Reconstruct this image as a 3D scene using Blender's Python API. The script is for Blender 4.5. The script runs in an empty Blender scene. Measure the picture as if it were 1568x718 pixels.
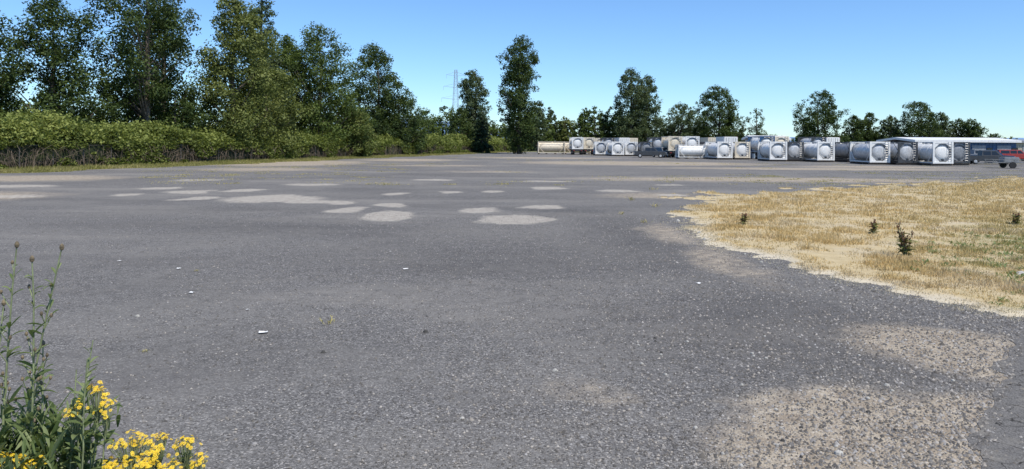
import bpy, math, random
import numpy as np
from mathutils import Vector
R_ = math.radians
scene = bpy.context.scene
random.seed(3)

# ------------------------------------------------------------------ helpers
def link(o):
    scene.collection.objects.link(o); return o

def np_mesh(name, V, F, mats, midx=None, col=None, smooth=False):
    me = bpy.data.meshes.new(name)
    V = np.asarray(V, dtype=np.float32)
    me.vertices.add(len(V)); me.vertices.foreach_set('co', V.ravel())
    if not isinstance(F, list): F = [F]
    F = [f for f in F if len(f)]
    nl = sum(f.size for f in F); npoly = sum(len(f) for f in F)
    me.loops.add(nl); me.polygons.add(npoly)
    me.loops.foreach_set('vertex_index', np.concatenate([f.ravel() for f in F]).astype(np.int32))
    tot = np.concatenate([np.full(len(f), f.shape[1]) for f in F]).astype(np.int32)
    st = np.concatenate([[0], np.cumsum(tot)[:-1]]).astype(np.int32)
    me.polygons.foreach_set('loop_start', st)
    me.polygons.foreach_set('loop_total', tot)
    if midx is not None: me.polygons.foreach_set('material_index', np.asarray(midx, dtype=np.int32))
    if smooth: me.polygons.foreach_set('use_smooth', np.ones(npoly, dtype=bool))
    for m in mats: me.materials.append(m)
    if col is not None:
        a = me.attributes.new('col', 'FLOAT_COLOR', 'POINT')
        c = np.ones((len(V), 4), dtype=np.float32); col = np.asarray(col, dtype=np.float32); c[:, :col.shape[1]] = col
        a.data.foreach_set('color', c.ravel())
    me.update(calc_edges=True); me.validate()
    return me

def np_obj(name, *a, **k):
    return link(bpy.data.objects.new(name, np_mesh(name, *a, **k)))

_tab = np.random.RandomState(11).rand(256, 256)
def vnoise(x, y):
    x = np.asarray(x, float); y = np.asarray(y, float)
    xi = np.floor(x).astype(int); yi = np.floor(y).astype(int)
    fx = x - xi; fy = y - yi
    fx = fx*fx*(3-2*fx); fy = fy*fy*(3-2*fy)
    g = lambda i, j: _tab[i % 256, j % 256]
    return (g(xi, yi)*(1-fx)+g(xi+1, yi)*fx)*(1-fy)+(g(xi, yi+1)*(1-fx)+g(xi+1, yi+1)*fx)*fy
def fbm(x, y, o=3):
    s = 0; a = 1; t = 0
    for i in range(o):
        s = s+a*vnoise(x*2**i+17*i, y*2**i+5*i); t += a; a *= .5
    return s/t

class MB:
    def __init__(s): s.v = []; s.f = []; s.m = []; s.c = []
    def add(s, vs, fs, m=0, c=(.5, .5, .5)):
        b = len(s.v); s.v += [tuple(v) for v in vs]; s.c += [c]*len(vs)
        for f in fs: s.f.append([b+i for i in f]); s.m.append(m)
    def box(s, c, d, m=0):
        x, y, z = c; a, b, h = d[0]/2, d[1]/2, d[2]/2
        vs = [(x+i*a, y+j*b, z+k*h) for i in (-1, 1) for j in (-1, 1) for k in (-1, 1)]
        s.add(vs, [(0, 1, 3, 2), (4, 6, 7, 5), (0, 4, 5, 1), (2, 3, 7, 6), (0, 2, 6, 4), (1, 5, 7, 3)], m)
    def tube(s, pts, rad, n=6, m=0, c=(.5, .5, .5), cap=True):
        pts = [Vector(p) for p in pts]; vs = []; fs = []
        for i, p in enumerate(pts):
            d = (pts[min(i+1, len(pts)-1)]-pts[max(i-1, 0)])
            if d.length < 1e-9: d = Vector((0, 0, 1))
            d.normalize()
            a = d.cross(Vector((0, 0, 1)) if abs(d.z) < .95 else Vector((1, 0, 0))).normalized(); b = d.cross(a)
            r = rad[i] if hasattr(rad, '__len__') else rad
            for k in range(n):
                t = 2*math.pi*k/n; vs.append(p+a*(r*math.cos(t))+b*(r*math.sin(t)))
        for i in range(len(pts)-1):
            for k in range(n):
                fs.append((i*n+k, i*n+(k+1) % n, (i+1)*n+(k+1) % n, (i+1)*n+k))
        if cap:
            fs.append(tuple(range(n))[::-1]); fs.append(tuple(range((len(pts)-1)*n, len(pts)*n)))
        s.add(vs, fs, m, c)
    def lathe(s, prof, c, axis='Y', n=28, m=0):
        vs = []; fs = []
        for (p, r) in prof:
            for k in range(n):
                t = 2*math.pi*k/n; a, b = r*math.cos(t), r*math.sin(t)
                if axis == 'Y': vs.append((c[0]+a, c[1]+p, c[2]+b))
                elif axis == 'X': vs.append((c[0]+p, c[1]+a, c[2]+b))
                else: vs.append((c[0]+a, c[1]+b, c[2]+p))
        for i in range(len(prof)-1):
            for k in range(n): fs.append((i*n+k, i*n+(k+1) % n, (i+1)*n+(k+1) % n, (i+1)*n+k))
        s.add(vs, fs, m)
    def mesh(s, name, mats, smooth=False, usecol=False):
        me = bpy.data.meshes.new(name); me.from_pydata(s.v, [], s.f)
        for m in mats: me.materials.append(m)
        me.polygons.foreach_set('material_index', s.m)
        if usecol:
            a = me.attributes.new('col', 'FLOAT_COLOR', 'POINT')
            c = np.ones((len(s.v), 4), dtype=np.float32); c[:, :3] = np.array(s.c); a.data.foreach_set('color', c.ravel())
        me.update(); me.validate()
        if smooth:
            me.polygons.foreach_set('use_smooth', [True]*len(me.polygons))
            try: me.set_sharp_from_angle(angle=R_(35))
            except Exception: pass
        return me

# ------------------------------------------------------------------ node helper
def newmat(name):
    m = bpy.data.materials.new(name); m.use_nodes = True
    nt = m.node_tree; b = nt.nodes['Principled BSDF']
    return m, nt, b
def N(nt, t, **k):
    n = nt.nodes.new(t)
    for a, v in k.items(): setattr(n, a, v)
    return n
def setin(nt, n, i, v):
    if v is None: return
    if isinstance(v, bpy.types.NodeSocket): nt.links.new(v, n.inputs[i])
    else: n.inputs[i].default_value = v
def math_(nt, op, a, b=None, c=None, clamp=False):
    n = N(nt, 'ShaderNodeMath', operation=op, use_clamp=clamp)
    setin(nt, n, 0, a); setin(nt, n, 1, b); setin(nt, n, 2, c); return n.outputs[0]
def mixc(nt, f, a, b, mode='MIX'):
    n = N(nt, 'ShaderNodeMix', data_type='RGBA', blend_type=mode)
    setin(nt, n, 0, f)
    for i, v in ((6, a), (7, b)):
        if isinstance(v, (tuple, list)): v = (*v[:3], 1)
        setin(nt, n, i, v)
    return n.outputs[2]
def noise(nt, vec, scale, detail=3, rough=.55, dist=0):
    n = N(nt, 'ShaderNodeTexNoise'); nt.links.new(vec, n.inputs['Vector'])
    n.inputs['Scale'].default_value = scale; n.inputs['Detail'].default_value = detail
    n.inputs['Roughness'].default_value = rough; n.inputs['Distortion'].default_value = dist
    return n
def mrange(nt, v, a, b, c=0., d=1., smooth=True):
    n = N(nt, 'ShaderNodeMapRange', interpolation_type='SMOOTHSTEP' if smooth else 'LINEAR')
    nt.links.new(v, n.inputs[0])
    for i, x in enumerate((a, b, c, d)): n.inputs[i+1].default_value = x
    return n.outputs[0]
def vscale(nt, vec, s):
    n = N(nt, 'ShaderNodeVectorMath', operation='MULTIPLY'); nt.links.new(vec, n.inputs[0]); n.inputs[1].default_value = s
    return n.outputs[0]
def bump(nt, h, strength, dist):
    n = N(nt, 'ShaderNodeBump'); nt.links.new(h, n.inputs['Height'])
    n.inputs['Strength'].default_value = strength; n.inputs['Distance'].default_value = dist
    return n.outputs[0]
def pos(nt): return N(nt, 'ShaderNodeNewGeometry').outputs['Position']
def attr(nt):
    at = N(nt, 'ShaderNodeAttribute', attribute_name='col'); sp = N(nt, 'ShaderNodeSeparateColor'); nt.links.new(at.outputs['Color'], sp.inputs[0]); return sp.outputs

def simple(name, col, rough=.6, metal=0., var=.12, dirt=None, scale=3.):
    m, nt, b = newmat(name)
    tc = N(nt, 'ShaderNodeTexCoord').outputs['Object']
    n = noise(nt, tc, scale, 4).outputs[0]
    dk = tuple(c*(1-var*1.5) for c in col); lt = tuple(min(1, c*(1+var)) for c in col)
    c = mixc(nt, mrange(nt, n, .3, .7), dk, lt)
    if dirt:
        n2 = noise(nt, vscale(nt, tc, (1, 1, .35)), scale*1.7, 5, .7).outputs[0]
        c = mixc(nt, mrange(nt, n2, .52, .75, 0, .6), c, dirt)
    nt.links.new(c, b.inputs['Base Color']); b.inputs['Roughness'].default_value = rough
    b.inputs['Metallic'].default_value = metal
    return m

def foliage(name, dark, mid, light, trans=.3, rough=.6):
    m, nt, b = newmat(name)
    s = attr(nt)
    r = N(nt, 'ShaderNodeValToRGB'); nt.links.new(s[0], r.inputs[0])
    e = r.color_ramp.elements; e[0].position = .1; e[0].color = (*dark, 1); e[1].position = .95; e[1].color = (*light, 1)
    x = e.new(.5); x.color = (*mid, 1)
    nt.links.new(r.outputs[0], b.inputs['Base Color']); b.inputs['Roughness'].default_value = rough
    b.inputs['Specular IOR Level'].default_value = .2
    t = N(nt, 'ShaderNodeBsdfTranslucent'); nt.links.new(mixc(nt, .5, r.outputs[0], (light[0]*1.2, light[1]*1.3, light[2]*.6)), t.inputs[0])
    mx = N(nt, 'ShaderNodeMixShader'); mx.inputs[0].default_value = trans
    nt.links.new(b.outputs[0], mx.inputs[1]); nt.links.new(t.outputs[0], mx.inputs[2])
    nt.links.new(mx.outputs[0], nt.nodes['Material Output'].inputs[0])
    return m

# ------------------------------------------------------------------ world, sun, camera
SUN_EL, SUN_AZ = 58, 140
w = bpy.data.worlds.new('World'); scene.world = w; w.use_nodes = True
nt = w.node_tree; bg = nt.nodes['Background']
sky = nt.nodes.new('ShaderNodeTexSky'); sky.sky_type = 'NISHITA'; sky.sun_disc = False
sky.sun_elevation = R_(SUN_EL); sky.sun_rotation = R_(SUN_AZ); sky.altitude = 0
sky.air_density = 1.0; sky.dust_density = 0.0; sky.ozone_density = 4.0
nt.links.new(mixc(nt, 1., sky.outputs[0], (.70, .90, 1.12), 'MULTIPLY'), bg.inputs[0]); bg.inputs[1].default_value = .15
L = bpy.data.lights.new('sun', 'SUN'); L.energy = 5.0; L.angle = R_(.5); L.color = (1, .95, .86)
so = link(bpy.data.objects.new('sun', L))
d = Vector((math.sin(R_(SUN_AZ))*math.cos(R_(SUN_EL)), math.cos(R_(SUN_AZ))*math.cos(R_(SUN_EL)), math.sin(R_(SUN_EL))))
so.rotation_euler = d.to_track_quat('Z', 'Y').to_euler(); so.location = d*50
cam = bpy.data.cameras.new('camera'); co = link(bpy.data.objects.new('camera', cam))
co.location = (0, 0, 2.3); co.rotation_euler = (R_(90), R_(-.35), 0)
cam.sensor_width = 36; cam.lens = 36*1120/1568; cam.shift_y = -139/1568
cam.clip_start = .05; cam.clip_end = 12000
scene.camera = co
scene.view_settings.view_transform = 'Standard'; scene.view_settings.look = 'None'; scene.view_settings.exposure = 0

def hedge_x(D): return -38.5+(D-55)*.235

# ------------------------------------------------------------------ ground
def ground_mat():
    m, nt, b = newmat('field_soil'); p = pos(nt)
    a = noise(nt, p, .05, 5).outputs[0]; c = noise(nt, p, .8, 5).outputs[0]
    k = mixc(nt, mrange(nt, a, .4, .6), (.12, .14, .04), (.30, .25, .13))
    k = mixc(nt, mrange(nt, c, .35, .7, 0, .6), k, (.07, .09, .03))
    nt.links.new(k, b.inputs['Base Color']); b.inputs['Roughness'].default_value = .95
    return m
rs = [0, 30, 80, 200, 500, 1200, 3000, 9000]
V = [(0, 0, -.012)]; F3 = []; F4 = []; n = 48
for r in rs[1:]:
    for k in range(n): V.append((r*math.cos(2*math.pi*k/n), r*math.sin(2*math.pi*k/n), -.012))
for k in range(n): F3.append((0, 1+k, 1+(k+1) % n))
for i in range(len(rs)-2):
    for k in range(n): F4.append((1+i*n+k, 1+(i+1)*n+k, 1+(i+1)*n+(k+1) % n, 1+i*n+(k+1) % n))
np_obj('ground', np.array(V), [np.array(F3), np.array(F4)], [ground_mat()])

PALE = [(-3.9,23.2,.85,1.5,1),(.08,22.4,1.05,1.5,1),(-9.8,29.8,2.0,2.0,.95),(-8.0,28.2,1.1,1.0,.8),(-1,25.2,.85,1.1,.8),(1.1,26.6,.7,1.1,.78),
 (-4.45,27.1,.65,1.0,.8),(-5.7,25.1,.6,1.,.85),(-14.8,33.5,1.1,1.4,.85),(-12.7,34.8,.9,1.3,.85),(-12.8,29.6,.8,1.2,.9),
 (-6.8,28.2,.65,1.0,.75),(-5.4,33,.55,1,.75),(-3,34.1,.55,1,.7),(-1.1,35.3,.55,1,.75),(5.4,36.3,1.2,1.0,.9),(1.9,37.9,.9,1.2,.8),
 (7.1,33.2,.75,.9,.75),(-17.3,36.3,1,1.2,.75),(-20.6,30.5,1.5,1.5,.66),(-25,37,2.4,1.8,.66),(-5,46,1.6,1.6,.62),(-11,40,2.0,1.2,.66),
 (2,45,2.,1.1,.6),(-16.5,31.5,.7,.9,.7),(-19,44,2,1.5,.62),(9,42,1.2,1.2,.62)]
TAN = [(2.9,5.7,1.35,1.15,1),(4.2,6.3,.7,.5,.8),(5.1,8.3,1.05,1.0,.95),(.62,6.9,.6,.5,.45),(15.6,90,14,9,1),(-24.5,82,7,11,1),(-29.6,45,5,4,.9),(-23,30,4,3,.8),
 (18,49,14,3.5,.8),(-14,100,7,9,.75),(30,72,16,4,.75),(5,120,14,8,.7),(-2,60,5,3,.5),(4.1,14.5,.6,3.,.55),(-21,62,6,5,.65),(4.2,19,.8,3,.6),(40,80,10,5,.7),(-8,75,8,4,.55),(6.2,33,2.5,2.5,.55)]
DARK = [(3.4,9.4,2.4,2.4,.9),(0,14.5,5,3.5,.6),(-6,20,6,2.5,.55),(3.2,18,1.7,7,.7),(0,41,20,2.5,.4),(-3,8,3,1.2,.45),(-1,31,8,1.5,.45),(2.2,25,2.2,2,.65),(-9,25,4,1.5,.55),(-6,12,4,2,.4)]
def gravel_mat():
    m, nt, b = newmat('gravel'); p = pos(nt); at = attr(nt)
    v = N(nt, 'ShaderNodeTexVoronoi'); v.inputs['Scale'].default_value = 66; nt.links.new(p, v.inputs['Vector'])
    v2 = N(nt, 'ShaderNodeTexVoronoi'); v2.inputs['Scale'].default_value = 24; nt.links.new(p, v2.inputs['Vector'])
    sp = N(nt, 'ShaderNodeSeparateColor'); nt.links.new(v.outputs['Color'], sp.inputs[0])
    sp2 = N(nt, 'ShaderNodeSeparateColor'); nt.links.new(v2.outputs['Color'], sp2.inputs[0])
    r = N(nt, 'ShaderNodeValToRGB'); nt.links.new(sp.outputs[0], r.inputs[0])
    e = r.color_ramp.elements; e[0].position = 0; e[0].color = (.072, .068, .064, 1); e[1].position = 1; e[1].color = (.40, .375, .34, 1)
    for q, c in ((.35, .12), (.7, .17), (.9, .235)):
        x = e.new(q); x.color = (c*1.03, c*.985, c*.93, 1)
    col = r.outputs[0]
    big = mrange(nt, sp2.outputs[0], .88, .95)
    edge2 = mrange(nt, v2.outputs['Distance'], .016, .010)
    col = mixc(nt, math_(nt, 'MULTIPLY', big, edge2), col, (.36, .34, .31))
    n1 = noise(nt, p, .35, 6, .7).outputs[0]; n2 = noise(nt, vscale(nt, p, (.35, 1, 1)), .16, 6, .68).outputs[0]; n3 = noise(nt, p, 4, 5, .65).outputs[0]
    n4 = noise(nt, p, 15, 3, .6).outputs[0]
    col = mixc(nt, mrange(nt, n1, .42, .62, .0, .55), col, (.205, .193, .175))
    col = mixc(nt, mrange(nt, n2, .5, .64, 0, .5), col, (.27, .25, .22))
    col = mixc(nt, mrange(nt, n2, .48, .36, 0, .45), col, (.115, .109, .104))
    col = mixc(nt, mrange(nt, n3, .5, .75, 0, .45), col, (.09, .086, .082))
    col = mixc(nt, mrange(nt, n4, .52, .75, 0, .35), col, (.27, .255, .23))
    jit = math_(nt, 'ADD', math_(nt, 'MULTIPLY', math_(nt, 'SUBTRACT', n3, .5), .55), math_(nt, 'MULTIPLY', math_(nt, 'SUBTRACT', n1, .5), .5))
    dk = mrange(nt, math_(nt, 'ADD', at[2], jit), .1, .9, 0, .7)
    col = mixc(nt, dk, col, mixc(nt, 1., col, (.50, .505, .53), 'MULTIPLY'))
    tn = mrange(nt, math_(nt, 'ADD', at[1], jit), .22, .72)
    tanc = mixc(nt, mrange(nt, n3, .35, .7), (.29, .235, .17), (.47, .40, .30))
    tanc = mixc(nt, mrange(nt, sp.outputs[1], .6, .95, 0, .7), tanc, (.17, .145, .12))
    tanc = mixc(nt, mrange(nt, sp.outputs[2], .85, .99, 0, .8), tanc, (.55, .50, .43))
    col = mixc(nt, math_(nt, 'MULTIPLY', tn, .9), col, tanc)
    pl = mrange(nt, math_(nt, 'ADD', at[0], math_(nt, 'MULTIPLY', jit, 1.1)), .30, .68)
    pc = mixc(nt, mrange(nt, n3, .35, .7), (.36, .322, .27), (.50, .455, .385))
    pc = mixc(nt, mrange(nt, sp.outputs[2], .75, .98, 0, .6), pc, (.22, .205, .18))
    col = mixc(nt, math_(nt, 'MULTIPLY', pl, .8), col, pc)
    nt.links.new(col, b.inputs['Base Color']); b.inputs['Roughness'].default_value = .95; b.inputs['Specular IOR Level'].default_value = .08
    h = math_(nt, 'ADD', math_(nt, 'MULTIPLY', v.outputs['Distance'], -.8), math_(nt, 'MULTIPLY', n4, .6))
    nt.links.new(bump(nt, h, .8, .012), b.inputs['Normal'])
    return m
GRAVEL = gravel_mat()
xs = np.concatenate([np.arange(-66, -30, .9), np.arange(-30, 14, .22), np.arange(14, 132, 1.2)])
ys = np.concatenate([np.arange(-25, 3, 2.), np.arange(3, 50, .22), np.arange(50, 214, .9)])
X, Y = np.meshgrid(xs, ys)
wx = X+(fbm(X*.8, Y*.8, 4)-.5)*1.0; wy = Y+(fbm(X*.8+40, Y*.8+9, 4)-.5)*1.4
def emask(lst, soft):
    acc = np.zeros_like(X)
    for (ex, ey, rx, ry, wt) in lst:
        l = np.hypot((wx-ex)/rx, (wy-ey)/ry); acc = np.maximum(acc, np.clip(.5+(1-l)*soft, 0, 1)*wt)
    return acc
fx_ = hedge_x(Y)+2.6+3.5*(fbm(Y*.23, X*0+3.)-.4)
top_ = 208-np.clip(X, 0, 200)*.55+3*vnoise(X*.2, X*0+1)
ins = np.minimum(X-fx_, top_-Y)
Z = np.clip(ins*.05, -.04, 0)
nx, ny = len(xs), len(ys); idx = np.arange(nx*ny).reshape(ny, nx)
F = np.stack([idx[:-1, :-1], idx[:-1, 1:], idx[1:, 1:], idx[1:, :-1]], -1).reshape(-1, 4)
F = F[(ins.ravel()[F] > -1.5).any(1)]
np_obj('gravel_lot', np.stack([X, Y, Z], -1).reshape(-1, 3), F, [GRAVEL], col=np.stack([emask(PALE, 1.0).ravel(), emask(TAN, .8).ravel(), emask(DARK, .6).ravel()], -1), smooth=True)

# asphalt corner on the right
m, nt, b = newmat('worn_asphalt'); p = pos(nt)
v = N(nt, 'ShaderNodeTexVoronoi', feature='DISTANCE_TO_EDGE'); v.inputs['Scale'].default_value = 2.1
nn = noise(nt, p, 1.6, 3)
mm = N(nt, 'ShaderNodeVectorMath', operation='ADD'); nt.links.new(p, mm.inputs[0]); nt.links.new(nn.outputs['Color'], mm.inputs[1]); nt.links.new(mm.outputs[0], v.inputs['Vector'])
crack = mrange(nt, v.outputs['Distance'], .02, .0)
g = noise(nt, p, 90, 2, .7).outputs[0]; g2 = noise(nt, p, 2.5, 5, .65).outputs[0]
c = mixc(nt, mrange(nt, g, .3, .7), (.075, .071, .067), (.20, .19, .175)); c = mixc(nt, mrange(nt, g2, .5, .68, 0, .5), c, (.24, .22, .185))
c = mixc(nt, math_(nt, 'MULTIPLY', crack, .9), c, (.025, .022, .019))
nt.links.new(c, b.inputs['Base Color']); b.inputs['Roughness'].default_value = .95; b.inputs['Specular IOR Level'].default_value = .1
nt.links.new(bump(nt, g, .5, .006), b.inputs['Normal'])
ed = [(2.0, 2.0), (2.6, 3.6), (3.35, 5.2), (3.9, 6.0), (4.6, 6.9), (5.3, 7.8), (6.2, 8.9), (6.9, 9.5), (8.5, 10)]
pts = []
for (a, c_) in zip(ed[:-1], ed[1:]):
    for k in range(10):
        t = k/10; x = a[0]+(c_[0]-a[0])*t; y = a[1]+(c_[1]-a[1])*t
        pts.append((x+.45*(fbm(y*3, 1., 4)-.5), y))
pts += [(30, 10), (30, -10), (0, -10), (1, 0)]
me = bpy.data.meshes.new('asphalt_road'); me.from_pydata([(float(x), float(y), .006) for x, y in pts], [], [list(range(len(pts)))]); me.materials.append(m)
for pl_ in me.polygons:
    if pl_.normal.z < 0: pl_.flip()
link(bpy.data.objects.new('asphalt_road', me))
def road_x(y): return np.interp(y, [q[1] for q in ed], [q[0] for q in ed])

# ---- dry grass patch --------------------------------------------------
GP = np.array([(9.2, 8.8), (6.95, 9.75), (6.4, 10.8), (6.0, 11.9), (5.25, 14.1), (4.75, 16.8), (4.95, 20.1), (5.7, 24.9), (7.5, 30.9), (11.6, 35.4), (17, 38.5), (24.8, 43.7), (38, 54.6), (70, 66), (70, 6), (20, 7.5)])
def sdist(x, y, P=GP):
    d2 = np.full(x.shape, 1e9); ins = np.zeros(x.shape, bool)
    for i in range(len(P)):
        a = P[i]; b_ = P[(i+1) % len(P)]; e = b_-a
        t = np.clip(((x-a[0])*e[0]+(y-a[1])*e[1])/(e@e), 0, 1)
        d2 = np.minimum(d2, (x-a[0]-t*e[0])**2+(y-a[1]-t*e[1])**2)
        c = ((a[1] > y) != (b_[1] > y)) & (x < (b_[0]-a[0])*(y-a[1])/(b_[1]-a[1]+1e-12)+a[0]); ins ^= c
    return np.where(ins, 1, -1)*np.sqrt(d2)
def gsd(x, y):
    far = np.clip((y-20)/14, 0, 1)
    return sdist(x, y)+(fbm(x*.9, y*.9, 4)-.5)*(1.0+far*6.0)+(fbm(x*5, y*5, 3)-.5)*.5
def grass_col_nodes(nt, p):
    n1 = noise(nt, p, .55, 6, .68).outputs[0]; n2 = noise(nt, p, 3.5, 4, .6).outputs[0]; n5 = noise(nt, vscale(nt, p, (.6, 1, 1)), 1.4, 5, .65).outputs[0]
    s = N(nt, 'ShaderNodeSeparateXYZ'); nt.links.new(p, s.inputs[0])
    k = math_(nt, 'SUBTRACT', s.outputs[0], math_(nt, 'MULTIPLY', s.outputs[1], .40))
    k = math_(nt, 'ADD', math_(nt, 'MULTIPLY', k, .12), math_(nt, 'MULTIPLY', n1, 1.9))
    g = math_(nt, 'MULTIPLY', mrange(nt, k, 1.2, 1.75), mrange(nt, s.outputs[1], 14, 26, 1., .12))
    straw = mixc(nt, mrange(nt, n2, .3, .7), (.52, .385, .165), (.72, .565, .29))
    straw = mixc(nt, mrange(nt, n1, .36, .52, .7, .0), straw, (.62, .53, .36))
    straw = mixc(nt, mrange(nt, n5, .54, .70, 0, .45), straw, (.38, .285, .14))
    green = mixc(nt, mrange(nt, n2, .3, .7), (.17, .19, .05), (.33, .31, .10))
    return mixc(nt, math_(nt, 'MULTIPLY', g, .78), straw, green), n2
m, nt, b = newmat('dry_soil'); p = pos(nt)
c, n2 = grass_col_nodes(nt, p)
c = mixc(nt, .5, c, (.38, .31, .20))
sp_ = attr(nt)
c = mixc(nt, sp_[0], c, (.60, .53, .40))
fn = noise(nt, p, 45, 3, .7).outputs[0]
c = mixc(nt, mrange(nt, fn, .5, .75, 0, .5), c, (.2, .16, .10))
nt.links.new(c, b.inputs['Base Color']); b.inputs['Roughness'].default_value = .95
nt.links.new(bump(nt, fn, .7, .02), b.inputs['Normal'])
xs = np.concatenate([np.arange(3.5, 12, .08), np.arange(12, 72, .35)]); ys = np.concatenate([np.arange(6, 26, .09), np.arange(26, 68, .3)])
X, Y = np.meshgrid(xs, ys); S = gsd(X, Y)
Z = np.clip(S*.25, -.03, .035)+np.where(S > 0, .05*(fbm(X*.8, Y*.8)-.4)*np.clip(S, 0, 1), 0)
edge = np.clip(1-(S-.0)/.4, 0, 1)*np.clip(1.15-(Y-16)/14, .15, 1)
nx, ny = len(xs), len(ys); idx = np.arange(nx*ny).reshape(ny, nx)
F = np.stack([idx[:-1, :-1], idx[:-1, 1:], idx[1:, 1:], idx[1:, :-1]], -1).reshape(-1, 4)
keep = (S.ravel()[F] > -.2).any(1)
np_obj('dry_grass_ground', np.stack([X, Y, Z], -1).reshape(-1, 3), F[keep], [m], col=np.stack([edge.ravel()]*3, -1), smooth=True)

m, nt, b = newmat('grass_blades'); p = pos(nt)
c, n2 = grass_col_nodes(nt, p)
sp_ = attr(nt)
c = mixc(nt, sp_[1], c, (.64, .57, .42))
c = mixc(nt, 1., c, mixc(nt, sp_[0], (.62, .62, .62), (1.25, 1.22, 1.2)), 'MULTIPLY')
nt.links.new(c, b.inputs['Base Color']); b.inputs['Roughness'].default_value = .7; b.inputs['Specular IOR Level'].default_value = .2
tb = N(nt, 'ShaderNodeBsdfTranslucent'); nt.links.new(c, tb.inputs[0]); mx = N(nt, 'ShaderNodeMixShader'); mx.inputs[0].default_value = .3
nt.links.new(b.outputs[0], mx.inputs[1]); nt.links.new(tb.outputs[0], mx.inputs[2]); nt.links.new(mx.outputs[0], nt.nodes['Material Output'].inputs[0])
GB = m
rng = np.random.RandomState(5)
def blades(x, y, z, h, wd, rng, lean=.6):
    n = len(x); az = rng.rand(n)*2*np.pi; la = rng.rand(n)*2*np.pi; l = rng.rand(n)*lean
    u = np.stack([np.cos(az)*wd, np.sin(az)*wd, 0*wd], -1)
    p0 = np.stack([x, y, z], -1)
    tip = p0+np.stack([np.cos(la)*l*h, np.sin(la)*l*h, h*np.sqrt(1-np.minimum(l, .95)**2)], -1)
    V = np.stack([p0-u, p0+u, tip], 1).reshape(-1, 3)
    return V, np.arange(3*n).reshape(n, 3)
nb = 430000
u = rng.rand(nb); y = 9*np.exp(u*np.log(60/9)); x = (rng.rand(nb)*.78+.17)*y
s = gsd(x, y); clump = fbm(x*2.0, y*2.0, 4); big = fbm(x*.5+7, y*.5, 3)
kp = (s > -.4*rng.rand(nb)) & (clump*.8+big*.5+rng.rand(nb)*.45 > .86)
x, y, s, clump = x[kp], y[kp], s[kp], clump[kp]; n = len(x)
h = (.02+.06*rng.rand(n)+.16*np.clip(clump-.5, 0, 1)*2)*np.clip(.4+s*.6, .4, 1)*(.75+y/70)
V, F = blades(x, y, np.clip(s*.25, 0, .035), h, .003+.00045*y, rng, .95)
sh = rng.rand(n)*.7+clump*.3
eg = np.clip(1-s/.5, 0, 1)*np.clip(1.2-(y-15)/14, .1, 1)*.9
np_obj('dry_grass', V, F, [GB], col=np.repeat(np.stack([sh, eg, sh], -1), 3, 0))

# ---- stones in the near field -----------------------------------------
m, nt, b = newmat('loose_stone'); at = N(nt, 'ShaderNodeAttribute', attribute_name='col')
nt.links.new(at.outputs['Color'], b.inputs['Base Color']); b.inputs['Roughness'].default_value = .85
ns = 150000
u = rng.rand(ns); y = 4.3*np.exp(u**1.0*np.log(24/4.3)); x = (rng.rand(ns)*1.7-.85)*y
dens = .15+.75*fbm(x*1.3, y*1.3)+.40*np.clip(x/y*1.6, -1, 1)
onroad = (x > road_x(y)+.1) & (y < 10) & (rng.rand(ns) < .85)
kp = (rng.rand(ns) < dens) & (gsd(x, y) < .1) & ~onroad; x, y = x[kp], y[kp]; n = len(x)
sz = .003+.010*rng.rand(n)**2.8+.00025*y; sz[rng.rand(n) < .005] *= 2.0
sz *= 1+.45*np.clip(x/y*1.6, 0, 1)
base = np.array([(1, 0, 0), (0, 1, 0), (-1, 0, 0), (0, -1, 0), (0, 0, .8)])
P = base[None]*(1+.7*(rng.rand(n, 5, 3)-.5)); P[:, :4, 2] = -.15; P[:, 4, :2] = (rng.rand(n, 2)-.5)*.9
az = rng.rand(n)*6.28; ca, sa = np.cos(az), np.sin(az)
Q = P.copy(); Q[:, :, 0] = P[:, :, 0]*ca[:, None]-P[:, :, 1]*sa[:, None]; Q[:, :, 1] = P[:, :, 0]*sa[:, None]+P[:, :, 1]*ca[:, None]
Q *= sz[:, None, None]; Q[:, :, 0] += x[:, None]; Q[:, :, 1] += y[:, None]; Q[:, :, 2] += .0045
ft = np.array([(0, 1, 4), (1, 2, 4), (2, 3, 4), (3, 0, 4)]); F = (ft[None]+5*np.arange(n)[:, None, None]).reshape(-1, 3)
g = .07+.27*rng.rand(n)**1.9; tint = rng.rand(n)
C = np.stack([g*(1.03+.08*tint), g*.99, g*(.95-.12*tint)], -1)
np_obj('loose_gravel', Q.reshape(-1, 3), F, [m], col=np.repeat(C, 5, 0))

# ------------------------------------------------------------------ trees
BARK = simple('bark', (.13, .105, .08), .9, var=.4, scale=6)
F_DARK = foliage('leaves_dark', (.020, .034, .011), (.052, .082, .022), (.115, .15, .04))
F_MID = foliage('leaves_mid', (.028, .046, .012), (.080, .116, .027), (.16, .205, .05))
F_LIGHT = foliage('leaves_light', (.045, .065, .016), (.13, .155, .042), (.24, .265, .085))
F_GREY = foliage('leaves_grey', (.034, .052, .024), (.080, .110, .047), (.15, .185, .088))
F_CON = foliage('needles', (.014, .030, .014), (.036, .060, .025), (.072, .10, .038), trans=.15)

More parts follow.
